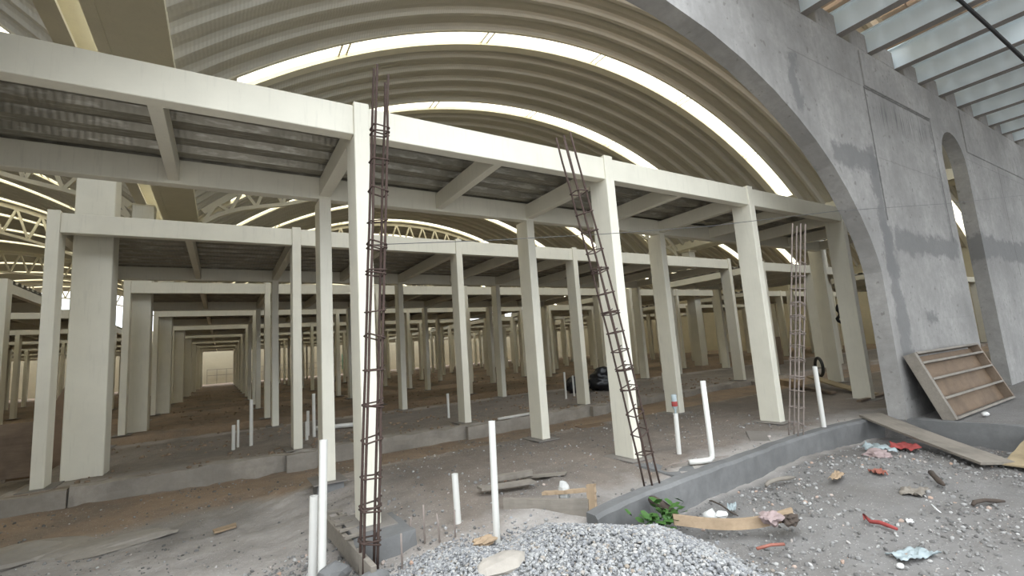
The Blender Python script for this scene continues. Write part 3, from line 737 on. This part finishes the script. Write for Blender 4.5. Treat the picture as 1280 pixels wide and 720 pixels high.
# ------------------------------------------------------------------ blobs: bag, rocks, litter
def blob(c, r, sc_, name, mat, label, cat, amp=.25, freq=2.0, sub=3, seed=0, group=None, smooth=True, rz=0):
    bm = bmesh.new(); bmesh.ops.create_icosphere(bm, subdivisions=sub, radius=1)
    for v in bm.verts:
        q = v.co*freq + Vector((seed*3.1, seed, 0)); k = 1+amp*noise.noise(q)+amp*.4*noise.noise(q*3)
        v.co = v.co*k; v.co = Vector((v.co.x*sc_[0], v.co.y*sc_[1], v.co.z*sc_[2]))*r
    me = bpy.data.meshes.new(name); bm.to_mesh(me); bm.free(); me.materials.append(M[mat])
    if smooth: me.shade_smooth()
    o = bpy.data.objects.new(name, me); COL.objects.link(o); o.location = c; o.rotation_euler = (0, 0, rz)
    return tag(o, label, cat, group)
blob((10.75, 11.75, .28), .55, (1.15, .9, .75), 'rubbish_bag', 'bag', 'large black plastic rubbish bag on the pad behind the leaning cage', 'bag', .28, 2.6, 4, 1)
blob((9.75, 12.1, .20), .36, (1.0, .9, .8), 'rubbish_bag', 'bag', 'smaller black plastic bag left of the large one', 'bag', .3, 2.8, 4, 2)
blob((2.83, 3.84, .075), .075, (.75, .75, 1.3), 'rock', 'pale_stone', 'grey stone standing just behind the formwork stake', 'rock', .35, 1.2, 2, 3, smooth=False)
blob((1.27, 2.34, .345), .12, (1.3, .9, .3), 'flat_stone', 'conc_pale', 'flat tan stone slab lying on the gravel heap at the bottom edge', 'stone', .3, 1.2, 2, 4, smooth=False, rz=.4)
# concrete lump at far lower left and debris
blob((-1.75, 7.0, -.27), .45, (1.2, .9, .22), 'concrete_slab', 'conc_pale', 'pale broken concrete slab on the ground at the left edge', 'slab', .3, 1.3, 3, 5, smooth=False)
blob((-1.05, 6.75, -.27), .38, (1.6, .7, .14), 'concrete_slab', 'conc_pale', 'thin broken concrete crust right of the pale slab at left', 'slab', .35, 1.3, 3, 6, smooth=False)
blob((.75, 4.05, -.14), .10, (1.2, .9, .7), 'rock', 'conc', 'grey rock at the base of the tall left drain pipe', 'rock', .3, 1.2, 2, 7, smooth=False)
blob((.98, 3.80, -.18), .11, (1.1, .9, .7), 'rock', 'conc', 'rounded grey rock beside the foot of the upright rebar cage', 'rock', .3, 1.2, 2, 8, smooth=False)
# red rag
mb = MB().tube([(4.83, 2.16, -.23), (4.92, 2.20, -.22), (4.80, 2.10, -.225), (4.82, 2.04, -.22), (4.79, 1.97, -.22), (4.77, 1.90, -.225)], [.006, .012, .015, .018, .017, .012], 8)
tag(mb.build('red_rag', M['red'], smooth=True), 'twisted red rag lying alone in the middle of the yard', 'rag')
# white cup pair
cu = thing('white_cup', (3.74, 2.98, -.16), 'crushed white foam cup behind the bowed board', 'cup')
lathe([(.001, 0), (.035, 0), (.05, .10), (.047, .10), (.032, .01)], (0, 0, 0)).build('cup_body', M['white_plastic'], cu, smooth=True)
for ch in cu.children:
    ch.data.transform(Matrix.Translation(cu.location)); ch.rotation_euler = (1.2, .3, .5)
blob((3.88, 2.90, -.15), .055, (1.2, .7, .6), 'foam_scrap', 'white_plastic', 'torn white foam scrap right of the crushed cup', 'litter', .5, 1.8, 2, 9, smooth=False)
def film(c, w_, l_, name, mat, label, cat, seed, amp=.03, rz=0, cut=.35):
    mb = MB(); N = 12; vs = []
    for j in range(N+1):
        for i in range(N+1):
            u, v = i/N-.5, j/N-.5
            e = 1+cut*noise.noise(Vector((math.atan2(v, u)*2, seed, 0)))
            vs.append((u*w_*e, v*l_*e, amp*(.6+noise.noise(Vector((u*5, v*5, seed))))+amp*.4*noise.noise(Vector((u*14, v*14, seed)))))
    mb.add(vs, [(j*(N+1)+i, j*(N+1)+i+1, (j+1)*(N+1)+i+1, (j+1)*(N+1)+i) for j in range(N) for i in range(N)])
    o = mb.build(name, M[mat], smooth=True); o.location = c; o.rotation_euler = (0, 0, rz)
    s = o.modifiers.new('thickness', 'SOLIDIFY'); s.thickness = .003
    return tag(o, label, cat)
film((4.42, 1.69, -.28), .30, .14, 'plastic_film', 'clear_plastic', 'crumpled pale blue plastic film near the bottom right of the yard', 'plastic film', 3, .04, -.3)
blob((4.17, 1.68, -.27), .025, (1.3, .9, .8), 'white_pebble', 'white_plastic', 'bright white round piece just below the plastic film', 'litter', .15, 1, 2, 11)
blob((7.2, 2.95, -.19), .12, (1.5, 1, .5), 'litter_heap', 'trash_pink', 'pinkish paper litter heap at the foot of the ramp board kerb', 'litter', .5, 2, 3, 12, smooth=False)
film((7.9, 2.9, -.22), .35, .3, 'cloth_scrap', 'red', 'red cloth scrap in the shade under the ramp board', 'cloth', 7, .05, .4)
film((7.5, 3.05, -.20), .3, .25, 'plastic_bag', 'clear_plastic', 'pale plastic bag scrap near the kerb below the ramp board', 'plastic bag', 8, .07, .9)
film((6.35, 2.62, -.21), .16, .12, 'orange_wrapper', 'orange', 'orange and pink wrapper left of the ramp board on the rubble', 'wrapper', 9, .04, .9)
film((5.9, 2.85, -.20), .32, .1, 'cardboard_strip', 'wood_tan', 'tan cardboard strip on the rubble in the yard', 'cardboard', 10, .03, .2)
blob((4.0, 2.50, -.11), .08, (1.3, .9, .7), 'paper_wad', 'trash_pink', 'crumpled pinkish paper wad at the right end of the bowed board', 'litter', .6, 2, 3, 13, smooth=False)
blob((4.13, 2.42, -.13), .07, (1.3, .9, .6), 'dark_shoe_scrap', 'bark', 'dark wet rag under the end of the bowed board', 'litter', .5, 2, 3, 14, smooth=False)
tag(MB().tube([(3.62, 2.42, -.23), (3.72, 2.36, -.21), (3.85, 2.33, -.23)], .012, 7).build('clay_shard', M['orange'], smooth=True), 'curved reddish scrap just below the bowed board', 'litter')
blob((9.75, 2.50, .03), .055, (1.4, .8, .6), 'white_can', 'white_plastic', 'small crushed white can in front of the formwork panel', 'can', .2, 2, 2, 15, smooth=False)
film((4.25, 3.05, -.22), .16, .08, 'plastic_bottle_scrap', 'clear_plastic', 'flattened clear plastic bottle against the kerb face', 'bottle', 16, .04, .5)
blob((1.83, 3.62, -.06), .07, (1.5, .8, .5), 'food_litter', 'wood_tan', 'yellowish crumpled litter at the base of the tall gravel-side pipe', 'litter', .5, 2, 3, 17, smooth=False)
film((5.15, 1.95, -.27), .08, .05, 'paper_scrap', 'white_plastic', 'white paper scrap right of the red rag', 'litter', 18, .02, .5)
film((6.0, 2.2, -.26), .25, .2, 'string_tangle', 'wood_grey', 'tangled grey straw scrap on the right side of the yard', 'litter', 19, .04, .2)
# thin sticks
for i, (p, q, r, mt, lb) in enumerate([((6.7, 2.25, -.2), (6.35, 2.05, -.22), .03, 'bark', 'dark curved branch on the right side of the yard'),
        ((3.65, 3.22, -.2), (3.47, 3.36, -.02), .05, 'bark', 'dark rotten wood stump leaning on the kerb beside the weed'),
        ((4.15, 3.22, -.16), (4.05, 2.85, -.19), .008, 'bark', 'thin dark stick lying across the litter by the kerb'),
        ((5.1, 3.2, -.2), (5.6, 3.15, -.2), .025, 'wood_grey', 'grey stick lying at the foot of the kerb in the yard'),
        ((4.3, 3.9, .02), (5.1, 3.62, .05), .006, 'rust_grey', 'thin bent rod crossing the middle rebar cage base'),
        ((5.7, 1.95, -.26), (5.55, 1.85, -.26), .008, 'white_plastic', 'thin white stick on the right of the yard'),
        ((6.0, 1.75, -.27), (6.3, 1.6, -.27), .02, 'bark', 'dark twig at the right edge of the yard')]):
    p, q = Vector(p), Vector(q); mid = (p+q)/2 + Vector((.02, .03, .015))
    tag(MB().tube([p, p*.7+mid*.3+Vector((0,.01,.01)), mid, q*.6+mid*.4-Vector((.01,0,0)), q], [r*.7, r, r*.9, r, r*.5], 8).build('stick', M[mt], smooth=True), lb, 'stick')
# weed
mb = MB(); rl = random.Random(5); root = Vector((3.42, 3.2, -.22))
for i in range(90):
    c = Vector((3.40+rl.gauss(0, .13), 3.16+rl.gauss(0, .05), -.2+abs(rl.gauss(.05, .06))))
    a = rl.uniform(0, 2*PI); L = rl.uniform(.06, .13); up = rl.uniform(.1, .9); d = Vector((math.cos(a), math.sin(a), up)).normalized(); s_ = Vector((-math.sin(a), math.cos(a), rl.uniform(-.2,.2)))
    mb.add([root, c, c+s_*.004], [(0, 1, 2)])
    mb.add([c, c+d*L*.35+s_*L*.3, c+d*L*.8+s_*L*.22, c+d*L-Vector((0,0,.012)), c+d*L*.8-s_*L*.22, c+d*L*.35-s_*L*.3, c+d*L*.5-Vector((0,0,.006))], [(0,1,6),(1,2,6),(2,3,6),(3,4,6),(4,5,6),(5,0,6)])
wd = mb.build('weed', M['leaf'], smooth=True)
bm = bmesh.new(); bm.from_mesh(wd.data); bmesh.ops.remove_doubles(bm, verts=bm.verts, dist=1e-5); bm.to_mesh(wd.data); bm.free()
tag(wd, 'leafy green weed growing at the kerb behind the gravel heap', 'plant')
# tyre / hose coil and hanging hose
pts = [(16.0+.30*math.cos(2*PI*k/24)*.7, 7.75+.30*math.cos(2*PI*k/24)*.7, .29+.28*math.sin(2*PI*k/24)) for k in range(24)]
tag(MB().tube(pts, .045, 8, closed=True).build('bicycle_tyre', M['rubber'], smooth=True), 'thin black wheel tyre standing behind the dusty rebar cage', 'tyre')
pts = [(14.62+.1*math.cos(k*1.1), 6.36+.06*math.sin(k*1.3), 1.6+.06*k) for k in range(9)]
tag(MB().tube(pts, .04, 8).build('hanging_hose', M['rubber'], smooth=True), 'dark coiled hose hanging behind the arch foot', 'hose')

# ------------------------------------------------------------------ wires
tag(MB().tube(smooth_path([(1.2, 4.34, 2.53), (2.29, 3.98, 2.56), (3.63, 3.72, 2.66), (5.0, 3.42, 2.78), (7.37, 3.02, 3.09), (12.0, 2.98, 3.70), (17.92, 3.0, 4.58), (24.0, 3.1, 5.6)], 4), .004, 5).build('slack_wire', M['wire'], smooth=True), 'thin slack wire strung from the left front post across to the concrete wall', 'wire')
tag(MB().tube([(9.25, 2.16, 7.0), (9.96, 1.89, 6.5), (10.38, 1.69, 6.0), (10.89, 1.5, 5.5), (11.6, 1.2, 4.9), (12.6, .8, 4.3)], .028, 8).build('power_cable', M['cable'], smooth=True), 'thick black power cable crossing under the outdoor joists', 'cable')
tag(MB().tube([(9.6, 2.16, 7.0), (10.25, 1.9, 6.5), (10.75, 1.7, 6.0), (11.25, 1.5, 5.5), (12.0, 1.2, 4.9)], .010, 6).build('thin_power_cable', M['cable'], smooth=True), 'thinner black cable beside the thick one at the upper right', 'cable')

# ------------------------------------------------------------------ gravel heap and loose stones
HP = [(.6, 3.25), (1.1, 3.76), (1.36, 3.86), (1.6, 3.86), (1.92, 3.66), (2.35, 3.62), (2.65, 3.40), (2.93, 3.25), (3.3, 3.12), (3.44, 2.93), (3.38, 2.64), (3.32, 2.3), (3.0, 1.6), (1.5, 1.0), (.2, 1.9)]
def inside(x, y):
    c = False; d = 9
    for i in range(len(HP)):
        (x0, y0), (x1, y1) = HP[i], HP[i-1]
        if (y0 > y) != (y1 > y) and x < (x1-x0)*(y-y0)/(y1-y0)+x0: c = not c
        t = max(0, min(1, ((x-x0)*(x1-x0)+(y-y0)*(y1-y0))/((x1-x0)**2+(y1-y0)**2)))
        d = min(d, math.hypot(x-x0-t*(x1-x0), y-y0-t*(y1-y0)))
    return d if c else -d
def heap(x, y):
    d = inside(x, y)
    base = -.23 + .13*math.exp(-((x-2.4)/.6)**2) + .06*math.exp(-((x-1.5)/.5)**2)
    return base - .05 + (.24*sst(-.1, 1.0, d) + .10*sst(0, .25, d) if d > -.1 else d*.6) + noise.noise(Vector((x*2.5, y*2.5, 1)))*.03
ico = []
bm = bmesh.new(); bmesh.ops.create_icosphere(bm, subdivisions=1, radius=1); bm.verts.ensure_lookup_table()
IV = [v.co.copy() for v in bm.verts]; IF = [tuple(v.index for v in f.verts) for f in bm.faces]; bm.free()
def stone(mb, c, r, rg):
    q = Matrix.Rotation(rg.uniform(0, 6.28), 3, 'Z') @ Matrix.Rotation(rg.uniform(0, 6.28), 3, 'X')
    s_ = Vector((rg.uniform(.7, 1.3), rg.uniform(.6, 1.1), rg.uniform(.45, .9)))*r
    mb.add([Vector(c) + q @ Vector((v.x*s_.x*rg.uniform(.75, 1.2), v.y*s_.y*rg.uniform(.75, 1.2), v.z*s_.z*rg.uniform(.75, 1.2))) for v in IV], IF)
rg = random.Random(11); mb = MB()
gx = [-.9+i*.06 for i in range(81)]; gy = [.7+i*.06 for i in range(56)]
ok = lambda x, y: heap(x, y) > ground(x, y)-.03
mb.add([(x, y, min(heap(x, y)-.012, 9)) for y in gy for x in gx], [(j*81+i, j*81+i+1, (j+1)*81+i+1, (j+1)*81+i) for j in range(55) for i in range(80)])
cnt = 0
while cnt < 24000:
    x = rg.uniform(-.2, 3.9); y = rg.uniform(1.7, 3.95)
    h = heap(x, y); g_ = ground(x, y)
    if inside(x, y) < -rg.expovariate(14): continue
    if x > 2.7 and y > 3.33: continue
    stone(mb, (x, y, max(h, g_)+rg.uniform(-.004, .010)), rg.choice((.008, .010, .013, .017)), rg); cnt += 1
tag(mb.build('gravel_heap', M['gravel']), 'pale grey gravel heap in the foreground at the bottom centre', 'gravel', kind='stuff')
mb = MB(); cnt = 0
while cnt < 11000:
    r_ = rg.random()
    if r_ < .45: x = rg.uniform(2.6, 8.8); y = rg.uniform(1.0, 3.45)
    elif r_ < .65: x = rg.gauss(.6, .5); y = rg.gauss(4.1, .45)
    else: x = rg.uniform(-3.0, 8.5); y = rg.uniform(3.7, 8.9)
    d = noise.noise(Vector((x*1.1, y*1.1, 4)))
    if d < rg.uniform(-.5, .35): continue
    if 2.7 < x < 9.1 and -.03 < y-kerb_y(x) < .2: continue
    rr = rg.choice((.004, .005, .006, .008, .010, .014, .022 if r_ < .8 else .014))
    stone(mb, (x, y, ground(x, y)+rr*.3), rr, rg); cnt += 1
tag(mb.build('loose_rubble', M['rubble']), 'scattered grey rubble stones over the yard and around the left footing', 'rubble', kind='stuff')

mb = MB(); cnt = 0
while cnt < 2600:
    y = 9.3 + 40*rg.random()**1.8; x = rg.uniform(-2, 15)
    if noise.noise(Vector((x*.8, y*.8, 2))) < rg.uniform(-.3, .35): continue
    rr = rg.choice((.015, .02, .03, .045)); stone(mb, (x, y, ground(x, y)+rr*.2), rr, rg); cnt += 1
tag(mb.build('soil_clods', M['clod'], smooth=True), 'brown soil clods scattered over the pads and aisles inside the hall', 'soil clods', kind='stuff')
